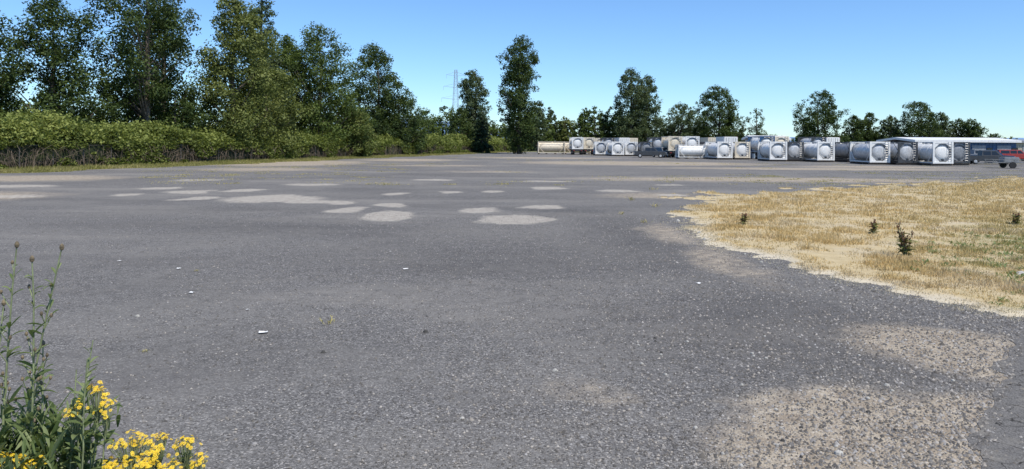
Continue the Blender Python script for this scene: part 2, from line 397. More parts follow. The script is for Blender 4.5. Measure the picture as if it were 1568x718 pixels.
def leafquads(C, size, rng, out=None):
    n = len(C)
    nrm = rng.normal(size=(n, 3)); nrm[:, 2] = np.abs(nrm[:, 2])+.25
    if out is not None: nrm += out*.8
    nrm /= np.linalg.norm(nrm, axis=1)[:, None]
    a = np.cross(nrm, rng.normal(size=(n, 3))); a /= np.linalg.norm(a, axis=1)[:, None]+1e-9
    b_ = np.cross(nrm, a); s = size*(.6+.8*rng.rand(n))
    s1 = s[:, None]*.62; s2 = s[:, None]*.36
    V = np.stack([C-a*s1, C+b_*s2-nrm*s2*.3, C+a*s1, C-b_*s2-nrm*s2*.3], 1).reshape(-1, 3)
    return V, np.arange(4*n).reshape(n, 4)

PROF = {'broad': lambda t: np.clip(t*5+.5, 0, 1)**.7*np.clip((1-t)*2.3, 0, 1)**.48,
        'column': lambda t: (.70+.30*np.sin(np.pi*t))*np.clip((1-t)*5., 0, 1)**.5*np.clip(.55+t*3, 0, 1),
        'conifer': lambda t: np.clip(1-t, 0, 1)**.75*np.clip(.6+t*5, 0, 1)+.04,
        'airy': lambda t: np.clip(t*3+.4, 0, 1)**.8*np.clip((1-t)*3, 0, 1)**.5}
def crown_pts(H, R, kind, t0, seed, dens=1.0, clf=1.0):
    rng = np.random.RandomState(seed)
    zc0 = H*t0; hc = H-zc0
    cr = min(R*.235*clf, 1.15)
    nc = int(dens*max(30, (R*hc)/(cr*cr)*{'broad': 4.1, 'column': 4.4, 'conifer': 3.6, 'airy': 2.6}[kind]))
    nc = min(nc, 460)
    m_ = nc*3
    t = rng.rand(m_); az = rng.rand(m_)*2*np.pi
    acc = rng.rand(m_) < PROF[kind](t)**1.2+.12
    lob = np.clip(.25+1.4*fbm(np.cos(az)*1.6+seed*3.1+5, t*H/R*1.5+np.sin(az)*1.6+seed, 3), .42, 1.28)
    rr = rng.rand(m_)**.45*.95*PROF[kind](t)*R*lob
    hole = vnoise(np.cos(az)*1.9+seed*1.7+9, t*H/R*2.0+np.sin(az)*1.9) > {'broad': .17, 'column': .10, 'conifer': .12, 'airy': .30}[kind]
    kp = acc & hole; t, az, rr = t[kp][:nc], az[kp][:nc], rr[kp][:nc]
    c = np.stack([np.cos(az)*rr, np.sin(az)*rr, zc0+t*hc*.97], -1)
    c[:, 0] += (vnoise(t*3+seed, t*0+2)-.5)*R*.4*t
    crs = cr*(.45+.8*rng.rand(len(c)))*(1-.3*t)
    return c, crs, rng

def make_tree(name, X, D, H, R, kind, mat, seed, t0=.15, dens=1., lsize=.24, clf=1., z0=0, build=True):
    c, crs, rng = crown_pts(H, R, kind, t0, seed, dens, clf)
    per = (crs**2/(lsize**2)*6.5).astype(int)+10
    if kind == 'airy': per = (per*.8).astype(int)
    cid = np.repeat(np.arange(len(c)), per); n = len(cid)
    dr = rng.normal(size=(n, 3)); dr /= np.linalg.norm(dr, axis=1)[:, None]
    rad = rng.rand(n)**.5*1.2; rad += (rng.rand(n) < .12)*rng.rand(n)*.5
    squ = .9 if kind != 'conifer' else .5
    P = c[cid]+dr*(crs[cid]*rad)[:, None]*np.array([1, 1, squ])
    if kind == 'conifer': P[:, 2] -= .3*np.hypot(P[:, 0]-c[cid][:, 0], P[:, 1]-c[cid][:, 1])
    P[:, 2] = np.maximum(P[:, 2], .1)
    V, F = leafquads(P, lsize, rng, dr)
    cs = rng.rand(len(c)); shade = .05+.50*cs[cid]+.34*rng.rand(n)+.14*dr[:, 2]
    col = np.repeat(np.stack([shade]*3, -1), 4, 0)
    mb = MB()
    tr = max(.10, H*.014+R*.015); hz = H*(.93 if kind != 'broad' else .8)
    bend = (rng.rand(4)-.5)*R*.15
    tp = [(0, 0, -.2), (bend[0]*.2, bend[1]*.2, hz*.2), (bend[0]*.6, bend[1]*.6, hz*.5), (bend[0]*.8, bend[2], hz*.78), (0, 0, hz)]
    mb.tube(tp, [tr*1.3, tr, tr*.75, tr*.4, tr*.12], 7)
    order = rng.permutation(len(c))[:min(len(c), 50 if kind != 'conifer' else 25)]
    for i in order:
        e = c[i]; zb = max(H*.08, e[2]-(np.hypot(e[0], e[1])*.9+.4)); zb = min(zb, hz*.95)
        f = zb/hz; p0 = np.array([np.interp(zb, [q[2] for q in tp], [q[0] for q in tp]), np.interp(zb, [q[2] for q in tp], [q[1] for q in tp]), zb])
        mid = p0*.5+e*.5+np.array([0, 0, -.06*R]); r0 = tr*(.38*(1-f)+.08)
        mb.tube([p0, mid, e], [r0, r0*.6, r0*.2], 4, cap=False)
    tv = np.array(mb.v); nv = len(tv)
    F4 = np.array([f for f in mb.f if len(f) == 4])
    AV = np.concatenate([tv, V])
    AF = np.concatenate([F4, F+nv]); mi = np.concatenate([np.zeros(len(F4)), np.ones(len(F))])
    AC = np.concatenate([np.full((nv, 3), .5), col])
    if not build: return AV+np.array([X, D, z0]), AF, mi, AC
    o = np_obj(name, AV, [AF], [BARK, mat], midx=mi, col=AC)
    o.location = (X, D, z0)
    return o

T = make_tree
T('douglas_fir_tree', -53.5, 72, 17.5, 4.4, 'conifer', F_CON, 1, t0=.08, dens=1.2)
T('cottonwood_tree', -51.0, 68, 16.8, 4.6, 'broad', F_DARK, 2, t0=.1)
T('maple_tree', -47.2, 75, 17.4, 5.1, 'broad', F_DARK, 3, t0=.08)
T('cottonwood_tree', -40.0, 80, 22.5, 5.2, 'airy', F_DARK, 4, t0=.3, dens=1.5)
T('cottonwood_tree', -43.0, 90, 22, 4.0, 'airy', F_GREY, 24, t0=.4)
T('alder_tree', -38.6, 84, 10.0, 4.4, 'broad', F_DARK, 5, t0=.05)
T('alder_tree', -45.5, 90, 11.0, 4.6, 'broad', F_MID, 6, t0=.05)
T('alder_tree', -43.0, 79, 9.0, 3.6, 'broad', F_DARK, 66, t0=.05)
T('ash_tree', -33.4, 88, 20.6, 5.0, 'broad', F_LIGHT, 7, t0=.1, dens=1.1)
T('douglas_fir_tree', -36.0, 105, 26.5, 4.2, 'conifer', F_GREY, 8, t0=.1, dens=1.2)
T('willow_tree', -32.0, 95, 12.5, 5.2, 'broad', F_LIGHT, 9, t0=.04)
T('alder_tree', -34.2, 110, 19.0, 4.6, 'broad', F_MID, 10, t0=.08)
T('cottonwood_tree', -29.0, 110, 20.8, 5.9, 'broad', F_MID, 11, t0=.08)
T('alder_tree', -27.0, 118, 10, 4.6, 'broad', F_MID, 12, t0=.04)
T('cottonwood_tree', -24.9, 135, 20.8, 6.4, 'broad', F_DARK, 13, t0=.06, lsize=.28)
T('maple_tree', -21.2, 137, 14, 4.8, 'broad', F_DARK, 14, t0=.05, lsize=.28)
T('hawthorn_shrub', -23.6, 113, 7.6, 2.4, 'broad', F_LIGHT, 15, t0=.04)
T('alder_tree', -18.8, 165, 10, 3.6, 'broad', F_MID, 16, t0=.06, lsize=.3)
T('poplar_tree', -9.4, 185, 21.5, 4.2, 'column', F_GREY, 17, t0=.08, lsize=.34)
T('alder_tree', -12.4, 180, 11.5, 3.8, 'broad', F_DARK, 18, t0=.05, lsize=.34)
T('fir_tree', -7.2, 176, 11.0, 2.8, 'conifer', F_CON, 19, t0=.03, lsize=.3)
T('poplar_tree', 1.7, 165, 27.6, 5.0, 'column', F_DARK, 20, t0=.03, lsize=.32, dens=1.15)
def tr(px, top, wpx, D, kind, mat, seed, name, t0=.06, dens=1.):
    yh = 220+(px-784)*.0061
    T(name, (px-784)/1120*D, D, 2.3+(yh-top)/1120*D, wpx/2/1120*D*1.15, kind, mat, seed, t0=t0, lsize=.36*D/220, dens=dens)
tr(966, 100, 46, 235, 'column', F_GREY, 41, 'poplar_tree'); tr(989, 112, 40, 237, 'column', F_GREY, 42, 'poplar_tree')
tr(1042, 158, 58, 240, 'broad', F_GREY, 43, 'alder_tree'); tr(1100, 130, 66, 240, 'broad', F_DARK, 44, 'maple_tree')
tr(1158, 162, 34, 235, 'airy', F_GREY, 45, 'birch_tree', dens=.5)
tr(1253, 136, 66, 230, 'broad', F_DARK, 46, 'oak_tree', dens=1.2)
tr(1308, 176, 30, 240, 'column', F_DARK, 47, 'poplar_tree'); tr(1331, 171, 30, 242, 'column', F_DARK, 48, 'poplar_tree'); tr(1363, 176, 26, 240, 'column', F_GREY, 49, 'poplar_tree')
tr(1408, 152, 58, 235, 'broad', F_DARK, 50, 'maple_tree'); tr(1440, 170, 32, 245, 'column', F_GREY, 51, 'poplar_tree')
tr(1465, 180, 30, 245, 'column', F_DARK, 52, 'poplar_tree'); tr(1490, 180, 28, 240, 'column', F_DARK, 53, 'poplar_tree')
tr(1524, 203, 34, 230, 'broad', F_DARK, 54, 'maple_tree', t0=.03)

AV, AF, MI, AC = [], [], [], []; off = 0; k = 0
def row(x0, x1, D0, D1, H0, H1, mats, step, R=3.):
    global off, k
    x = x0
    while x < x1:
        t = (x-x0)/(x1-x0); D = D0+(D1-D0)*t+random.uniform(-5, 5); H = (H0+(H1-H0)*t)*random.uniform(.75, 1.25)
        v, f, mi, c = make_tree('', x, D, H, R*random.uniform(.8, 1.3), random.choice(['broad', 'column', 'column']), None, 100+k, t0=.02, lsize=.5, dens=.5, build=False)
        f = f+off; off += len(v); mi = mi*(1+random.randrange(mats)); k += 1
        AV.append(v); AF.append(f); MI.append(mi); AC.append(c); x += step*random.uniform(.6, 1.3)
row(-75, -15, 120, 230, 10, 12, 3, 4.5, 3.6)
row(-15, 8, 225, 240, 12, 11, 3, 3.2)
row(8, 40, 232, 250, 14, 12.5, 3, 2.6)
row(40, 78, 250, 255, 8.5, 7.5, 3, 3.6)
row(78, 190, 255, 250, 6.0, 5.5, 3, 4.0)
row(-40, 230, 420, 420, 8, 8, 3, 9, 6)
np_obj('distant_tree_row', np.concatenate(AV), [np.concatenate(AF)], [BARK, F_GREY, F_MID, F_LIGHT], midx=np.concatenate(MI), col=np.concatenate(AC))

# ------------------------------------------------------------------ bramble bank
Dv = np.concatenate([np.arange(5, 50, 2.), np.arange(50, 216, 1.)]); dirn = np.array([.235, 1.])/math.hypot(.235, 1); perp = np.array([-dirn[1], dirn[0]])
def bank_h(D): return 3.55+1.15*(fbm(D*.16, 9., 4)-.5)*2
def bank_pt(D, a, inset=0.):
    th = a*np.pi; hh = bank_h(D)-inset; wdt = 3.4-inset
    lump = 1+.46*(fbm(D*.45+3, a*5+D*.01, 3)-.5)
    ox = -np.cos(th)*wdt*lump; zz = np.sin(th)**.62*hh*lump
    cx = hedge_x(D)-3.0
    return np.stack([cx+perp[0]*ox, D+perp[1]*ox, zz], -1)
aa = np.linspace(0, 1, 14); DD, A2 = np.meshgrid(Dv, aa); P = bank_pt(DD, A2, .45)
nx, ny = len(Dv), len(aa); idx = np.arange(nx*ny).reshape(ny, nx)
Fc = np.stack([idx[:-1, :-1], idx[:-1, 1:], idx[1:, 1:], idx[1:, :-1]], -1).reshape(-1, 4)
nL = 190000; u = rng.rand(nL); Dl = np.where(rng.rand(nL) < .9, 46*np.exp(u*np.log(216/46)), rng.rand(nL)*46+2)
al = rng.rand(nL)**1.15*.85
Pl = bank_pt(Dl, 1-al, 0.)+rng.normal(size=(nL, 3))*.22; Pl[:, 2] = np.maximum(Pl[:, 2]-.1, .03)
sprout = rng.rand(nL) < .04; Pl[sprout, 2] += rng.rand(sprout.sum())*.8
V, F = leafquads(Pl, .2, rng); fac = (.75+Dl/170)[:, None]
ctr = np.repeat(Pl, 4, 0); V = ctr+(V-ctr)*np.repeat(fac, 4, 0)
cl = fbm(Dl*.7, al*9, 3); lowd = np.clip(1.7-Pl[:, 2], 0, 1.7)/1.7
sh = np.clip(.22+1.3*(cl-.28)+.35*(rng.rand(nL)-.5)+.35*(Pl[:, 2]/4-.4)-.4*lowd, 0, 1)  # sunlit top put into leaf colour, lighter with height; low leaves set darker
F_BR = foliage('bramble_leaves', (.035, .046, .015), (.12, .15, .031), (.28, .31, .085))
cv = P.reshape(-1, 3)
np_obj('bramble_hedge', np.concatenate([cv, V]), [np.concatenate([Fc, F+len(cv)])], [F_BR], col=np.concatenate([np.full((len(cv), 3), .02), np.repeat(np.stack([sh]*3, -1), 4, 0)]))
nL = 34000; u = rng.rand(nL); Dl = 46*np.exp(u*np.log(214/46)); zz = rng.rand(nL)**1.2*2.3
ok = fbm(Dl*.35+8, zz*.8, 3)+zz*.06 > .50
Dl, zz = Dl[ok], zz[ok]; nL = len(Dl)
Pl = np.stack([hedge_x(Dl)+.55+rng.rand(nL)*.45*(1.2-zz*.3), Dl, zz], -1)
V, F = leafquads(Pl, .21, rng); ctr = np.repeat(Pl, 4, 0); V = ctr+(V-ctr)*np.repeat((.75+Dl/170)[:, None], 4, 0)
sh = np.clip(.1+.65*rng.rand(nL), 0, 1)
np_obj('fence_creeper', V, F, [F_BR], col=np.repeat(np.stack([sh]*3, -1), 4, 0))
mb = MB()
for i in range(1500):
    D = 50*math.exp(random.random()*math.log(4.2)); x = hedge_x(D)+random.uniform(-.3, .9); h = random.uniform(.6, 2.)
    dx, dy = random.uniform(-.9, .9), random.uniform(-1, 1)
    mb.tube([(x, D, 0), (x+dx*.4, D+dy*.4, h*.8), (x+dx, D+dy, h), (x+dx*1.5, D+dy*1.5, h*.7)], [.02, .018, .014, .008], 3, cap=False)
link(bpy.data.objects.new('dead_bramble_canes', mb.mesh('dead_bramble_canes', [simple('dead_cane', (.15, .115, .08), .9)])))

nb = 90000; u = rng.rand(nb); y = 45*np.exp(u*np.log(216/45)); x = hedge_x(y)+.3+rng.rand(nb)**1.3*5.6*(.25+1.1*fbm(y*.2, 4.))
Vb, Fb = blades(x, y, 0*x, (.12+.35*rng.rand(nb)**2)*(1.1-np.clip((x-hedge_x(y))/6, 0, .8)), np.full(nb, .04), rng)
sh = rng.rand(nb)*.5+.5*fbm(x*.6, y*.3, 3)
F_VG = foliage('verge_grass', (.09, .10, .025), (.24, .23, .065), (.48, .40, .20), trans=.2)
np_obj('verge_grass', Vb, Fb, [F_VG], col=np.repeat(np.stack([sh]*3, -1), 3, 0))

nb = 16000; ncl = 900
cy = 40*np.exp(rng.rand(ncl)*np.log(150/40)); cx = (rng.rand(ncl)*1.2-.5)*cy
kp = (cx > hedge_x(cy)+4) & (fbm(cx*.08, cy*.08) > .5); cx, cy = cx[kp], cy[kp]
ci = rng.randint(0, len(cx), nb); sc = (.3+rng.rand(len(cx)))[ci]
x = cx[ci]+rng.normal(size=nb)*.5*sc; y = cy[ci]+rng.normal(size=nb)*.5*sc
Vb, Fb = blades(x, y, 0*x, .03+.06*rng.rand(nb), np.full(nb, .022), rng)
np_obj('weed_tufts', Vb, Fb, [F_VG], col=np.repeat(np.stack([.65+.35*rng.rand(nb)]*3, -1), 3, 0))

# ------------------------------------------------------------------ chain-link fence
STEEL = simple('galvanised_steel', (.22, .22, .21), .55, .4, dirt=(.12, .08, .05))
FST = simple('weathered_fence_steel', (.10, .095, .085), .7, .2, dirt=(.1, .06, .04))
mb = MB(); L0, L1 = 20., 212.; FH = 1.95
def fp(D, o=.55): return (hedge_x(D)+o, D)
D = L0
while D < L1:
    x, y = fp(D); mb.tube([(x, y, 0), (x, y, FH+.08)], .034, 6); D += 3.
for a in np.arange(L0, L1-3, 3.):
    mb.tube([(*fp(a), FH), (*fp(a+3), FH)], .018, 4, cap=False)
stp = .2
for a in np.arange(L0, L1-2, stp):
    for s_ in (1, -1):
        d0, d1 = (a, a+1.9) if s_ == 1 else (a+1.9, a)
        p0 = fp(d0, .6); p1 = fp(d1, .6); w_ = .003
        mb.add([(p0[0], p0[1]-w_, .04), (p0[0], p0[1]+w_, .04), (p1[0], p1[1]+w_, FH), (p1[0], p1[1]-w_, FH)], [(0, 1, 2, 3)])
link(bpy.data.objects.new('chain_link_fence', mb.mesh('chain_link_fence', [FST])))

# ------------------------------------------------------------------ transmission tower
mb = MB()
def sq(z): 
    hw = np.interp(z, [0, 22, 40], [4.0, 1.3, .55]); return [(-hw, -hw, z), (hw, -hw, z), (hw, hw, z), (-hw, hw, z)]
lv = [0, 6, 11, 15, 18.5, 22, 25, 28, 31, 34, 37, 40]
for a, b_ in zip(lv[:-1], lv[1:]):
    A, B = sq(a), sq(b_)
    for i in range(4):
        j = (i+1) % 4
        mb.tube([A[i], B[i]], .08, 4); mb.tube([A[i], B[j]], .04, 4); mb.tube([A[j], B[i]], .04, 4); mb.tube([B[i], B[j]], .04, 4)
for z, l in ((25, 7.5), (31, 6.5), (37, 5.)):
    for s_ in (-1, 1):
        tip = (s_*l, 0, z+.4)
        for q in sq(z)+sq(z+1.8):
            if q[0]*s_ > 0: mb.tube([q, tip], .045, 4)
        mb.tube([tip, (s_*l, 0, z-1.6)], .06, 5)
o = link(bpy.data.objects.new('transmission_tower', mb.mesh('transmission_tower', [simple('tower_steel', (.34, .40, .48), .7, .0)])))
o.location = (-29.0, 375, 0); o.rotation_euler = (0, 0, .35)

# ------------------------------------------------------------------ hills
def ridge(name, D, x0, x1, h, seed, col, peak=None):
    xs = np.linspace(x0, x1, 160); t = (xs-x0)/(x1-x0)
    hh = h*(.35+.75*fbm(xs/(x1-x0)*9+seed, 1.+seed, 4))*np.sin(np.pi*np.clip(t, 0, 1))**.5
    if peak: hh = hh*(1+peak[1]*np.exp(-((t-peak[0])/.12)**2))
    V = np.concatenate([np.stack([xs, 0*xs+D, 0*xs-5], -1), np.stack([xs, 0*xs+D+h*2, hh*.7], -1), np.stack([xs, 0*xs+D+h*4, hh], -1), np.stack([xs, 0*xs+D+h*9, 0*xs-5], -1)])
    i = np.arange(159); F = np.concatenate([np.stack([i+160*k, i+1+160*k, i+161+160*k, i+160+160*k], -1) for k in range(3)])
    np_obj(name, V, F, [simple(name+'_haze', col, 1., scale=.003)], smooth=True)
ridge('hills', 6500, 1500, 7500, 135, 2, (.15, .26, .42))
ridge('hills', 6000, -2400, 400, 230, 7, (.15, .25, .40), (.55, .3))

# ------------------------------------------------------------------ tank containers
WHITE = simple('white_paint', (.78, .77, .73), .45, var=.06, dirt=(.42, .36, .28))
CREAM = simple('cream_paint', (.68, .60, .46), .5, var=.08, dirt=(.36, .28, .2))
STAIN = simple('stainless_tank', (.58, .58, .57), .42, .25, var=.12, dirt=(.28, .26, .22))
GREYP = simple('grey_tank_paint', (.25, .26, .27), .45, .1, dirt=(.14, .13, .12))
LGREY = simple('light_grey_paint', (.42, .42, .41), .5, dirt=(.25, .22, .18))
DKF = simple('dark_frame_paint', (.045, .05, .055), .5, dirt=(.12, .08, .05))
RUBBER = simple('rubber', (.025, .025, .025), .85)
BLUEP = simple('blue_paint', (.03, .085, .18), .45, dirt=(.1, .1, .1))
REDP = simple('red_paint', (.35, .04, .03), .45, dirt=(.15, .06, .05))
m, nt, b = newmat('dark_glass'); b.inputs['Base Color'].default_value = (.02, .025, .03, 1)
nz = noise(nt, N(nt, 'ShaderNodeTexCoord').outputs['Object'], 2, 2).outputs[0]; nt.links.new(mrange(nt, nz, .3, .7, .05, .2), b.inputs['Roughness']); GLASS = m
def empty(name, loc, rz):
    e = link(bpy.data.objects.new(name, None)); e.empty_display_size = .5; e.location = loc; e.rotation_euler = (0, 0, rz); return e
def child(e, name, me):
    o = link(bpy.data.objects.new(name, me)); o.parent = e; return o
_c = {}
def cached(k, fn):
    if k not in _c: _c[k] = fn()
    return _c[k]
LEN, WID, CH = 6.05, 2.44, 2.58
def frame_mesh(mat):
    mb = MB(); x = WID/2-.10
    for y in (.08, LEN-.08):
        for s_ in (-1, 1): mb.box((s_*x, y, CH/2), (.20, .16, CH))
        mb.box((0, y, .12), (WID-.41, .13, .22)); mb.box((0, y, CH-.10), (WID-.41, .13, .19))
        # triangular gusset plates filling the corners of the end frame
        for sx in (-1, 1):
            for (z0, z1) in ((.225, .84), (CH-.20, CH-.78)):
                a, b_, c_ = (sx*(x-.095), z0), (sx*(x-.70), z0), (sx*(x-.095), z1)
                vs = [(q[0], y-.035, q[1]) for q in (a, b_, c_)]+[(q[0], y+.035, q[1]) for q in (a, b_, c_)]
                mb.add(vs, [(0, 1, 2), (3, 5, 4), (0, 3, 4, 1), (1, 4, 5, 2), (2, 5, 3, 0)])
    for s_ in (-1, 1):
        mb.box((s_*x, LEN/2, .09), (.10, LEN-.34, .14)); mb.box((s_*x, LEN/2, CH-.06), (.08, LEN-.34, .09))
        for a, b_ in ((.2, 1.3), (LEN-.2, LEN-1.3)):
            mb.tube([(s_*x, a, CH*.55), (s_*x, b_, .16)], .045, 4); mb.tube([(s_*x, a, CH*.55), (s_*x, b_, CH-.1)], .035, 4)
    return mb.mesh('frame', [mat])
def tank_mesh(mat, collar):
    mb = MB(); r = 1.04; zc = 1.32
    pr = [(.12, .001), (.13, .35), (.17, .60), (.24, .80), (.34, .94), (.5, r)]
    L2 = LEN
    pr2 = pr+[(1.6, r), (1.605, r+.03), (1.68, r+.03), (1.685, r), (3, r), (3.005, r+.03), (3.08, r+.03), (3.085, r), (4.4, r), (4.405, r+.03), (4.48, r+.03), (4.485, r)]+[(L2-a, b_) for a, b_ in pr[::-1]]
    mb.lathe(pr2, (0, 0, zc), 'Y', 32, 0)
    for y0, y1 in ((.14, .40), (LEN-.40, LEN-.14)):
        mb.lathe([(y0, .91), (y0, 1.05), (y1, 1.05), (y1, .91), (y0, .91)], (0, 0, zc), 'Y', 32, 1)
    mb.lathe([(0, .28), (.16, .28), (.18, .3), (.22, .3), (.25, .0)], (0, 3.2, zc+r-.02), 'Z', 16, 1)
    for y in (2.3, 4.1): mb.lathe([(0, .1), (.2, .1), (.22, .0)], (0, y, zc+r-.02), 'Z', 10, 2)
    mb.box((0, .16, .40), (.30, .10, .24), 2); mb.tube([(0, .02, .34), (0, .3, .34)], .07, 10, 2)
    return mb.mesh('tank', [mat, collar, DKF], smooth=True)
def walk_mesh():
    mb = MB(); z = CH-.03
    for x in (-.28, .28): mb.box((x, LEN/2, z), (.04, LEN-.4, .05))
    for i in range(26): mb.box((0, .35+i*(LEN-.7)/25, z), (.50, .05, .03))
    for x in (.62, .95): mb.tube([(x, -.02, .2), (x, -.02, CH)], .018, 5)
    for i in range(8): mb.tube([(.62, -.02, .35+i*.29), (.95, -.02, .35+i*.29)], .013, 5)
    return mb.mesh('ladder_and_walkway', [simple('aluminium', (.5, .5, .5), .4, .6)])
def chassis_mesh():
    mb = MB()
    for x in (-.42, .42): mb.box((x, LEN/2, -.2), (.12, LEN+.6, .3), 0)
    for y in (.2, 1.6, 3.0, 4.6, 5.8): mb.box((0, y, -.14), (WID-.1, .12, .14), 0)
    for x in (-.95, .95): mb.box((x, 4.9, -.7), (.1, .1, .9), 0); mb.box((x, 4.9, -1.16), (.25, .25, .05), 0)
    mb.box((0, -.12, -.32), (2.2, .1, .16), 0)
    for x in (-.8, .8): mb.box((x, -.185, -.32), (.3, .03, .1), 2)
    for y in (.75, 2.05):
        mb.tube([(-1.1, y, -.72), (1.1, y, -.72)], .07, 6, 0)
        for x in (-1.07, -.76, .76, 1.07):
            mb.lathe([(-.13, .0), (-.13, .26), (-.13, .42), (-.09, .5), (.09, .5), (.13, .42), (.13, .26), (.13, .0)], (x, y, -.72), 'X', 20, 1)
        for x in (-1.205, 1.205): mb.lathe([(-.01, .0), (-.01, .2), (.01, .2), (.01, .0)], (x, y, -.72), 'X', 12, 3)
        for x in (-.92, .92): mb.box((x, y, -.14), (.64, 1.1, .03), 0)
    return mb.mesh('trailer_chassis', [DKF, RUBBER, REDP, WHITE])
def skid_mesh():
    mb = MB()
    for y in (.3, 2., 4., 5.7): mb.box((0, y, -.12), (WID+.1, .22, .22), 0)
    return mb.mesh('timber_dunnage', [simple('old_timber', (.13, .10, .075), .9)])
def tank_unit(X, D, variant='w', lift=.26, rz=0., s=1.):
    tm, cm, fm = {'w': (WHITE, LGREY, WHITE), 's': (STAIN, LGREY, WHITE), 'g': (GREYP, GREYP, DKF), 'c': (CREAM, CREAM, CREAM), 'd': (STAIN, GREYP, DKF), 'gw': (WHITE, GREYP, WHITE), 'wb': (WHITE, GREYP, BLUEP), 'sg': (STAIN, GREYP, WHITE), 'cw': (WHITE, LGREY, CREAM)}[variant]
    e = empty('tank_trailer' if lift > .5 else 'tank_container', (X, D, lift*s), rz); e.scale = (s, s, s)
    child(e, 'frame', cached('f'+fm.name, lambda: frame_mesh(fm)))
    child(e, 'tank', cached('t'+tm.name+cm.name, lambda: tank_mesh(tm, cm)))
    child(e, 'ladder_and_walkway', cached('w', walk_mesh))
    if lift > .5: child(e, 'chassis', cached('ch', chassis_mesh))
    else: child(e, 'dunnage', cached('sk', skid_mesh))
TR = [(54.2, 88.5, 'g', .26, -.06), (50.9, 86.3, 'gw', .26, .02), (48.1, 88.8, 'd', .26, .05), (45.2, 89.8, 'sg', .26, -.05), (47.8, 101, 'g', .26, .0), (43.6, 101.5, 'w', .26, .04),
      (40.7, 105, 'd', .26, .02), (37.9, 104, 'gw', .26, -.05), (36.6, 116, 'cw', .26, .03), (33.5, 115, 'w', .26, .06), (34.6, 124, 'd', .26, 0), (31.6, 128, 'gw', 1.22, 0), (28.8, 129, 'c', 1.22, .0),
      (26.2, 142, 'g', .26, 0), (23.7, 145, 's', .26, .0), (20.9, 144, 'w', .26, .06), (18.2, 149, 'sg', .26, -.05), (17.0, 161, 'c', 1.22, 0), (14.2, 158, 'w', 1.22, .02), (21.6, 163, 'd', 1.22, 0),
      (52.9, 99, 'd', .26, 0), (41.2, 118, 'wb', 1.22, 0), (46.0, 112, 'd', .26, 0), (50, 113, 'g', .26, 0), (21.2, 175, 'c', 1.22, 0), (30, 150, 'd', 1.22, 0),
      (45, 122, 'c', 1.22, .1), (52, 124, 'd', 1.22, 0), (34.5, 140, 's', 1.22, 0)]
for X, D, v_, l, rz in TR: tank_unit(X, D, v_, l, rz)
tank_unit(27.4, 121.5, 'w', .26, R_(-88), .82)
tank_unit(5.8, 165, 'c', .26, R_(-88), 1.0)
tank_unit(12.2, 170, 'c', .26, R_(-92), 1.0)
def box_mesh(mat):
    mb = MB(); mb.box((0, LEN/2, 1.3), (2.4, LEN, 2.5), 0)
    for i in range(13):
        for s_ in (-1, 1): mb.box((s_*1.215, .25+i*(LEN-.5)/12, 1.3), (.03, .06, 2.4), 0)
    for x in (-.58, .58):
        mb.box((x, -.02, 1.28), (1.1, .04, 2.3), 0)
        for dx in (-.2, .2): mb.tube([(x+dx, -.06, .15), (x+dx, -.06, 2.4)], .02, 5, 1)
    mb.box((0, -.03, .03), (2.4, .06, .08), 2)
    for s_ in (-1, 1): mb.box((s_*1.1, -.05, 2.5), (.12, .03, .06), 2)
    return mb.mesh('box_body', [mat, DKF, REDP])
for X, D, mt_, rz in ((24.6, 160, WHITE, .05), (38.6, 129, WHITE, -.04), (39.5, 143, CREAM, 0), (27.2, 165, CREAM, .0), (56.2, 128, WHITE, .05)):
    e = empty('box_trailer', (X, D, 1.22), rz); child(e, 'box_body', cached('bx'+mt_.name, lambda: box_mesh(mt_))); child(e, 'chassis', cached('ch', chassis_mesh))

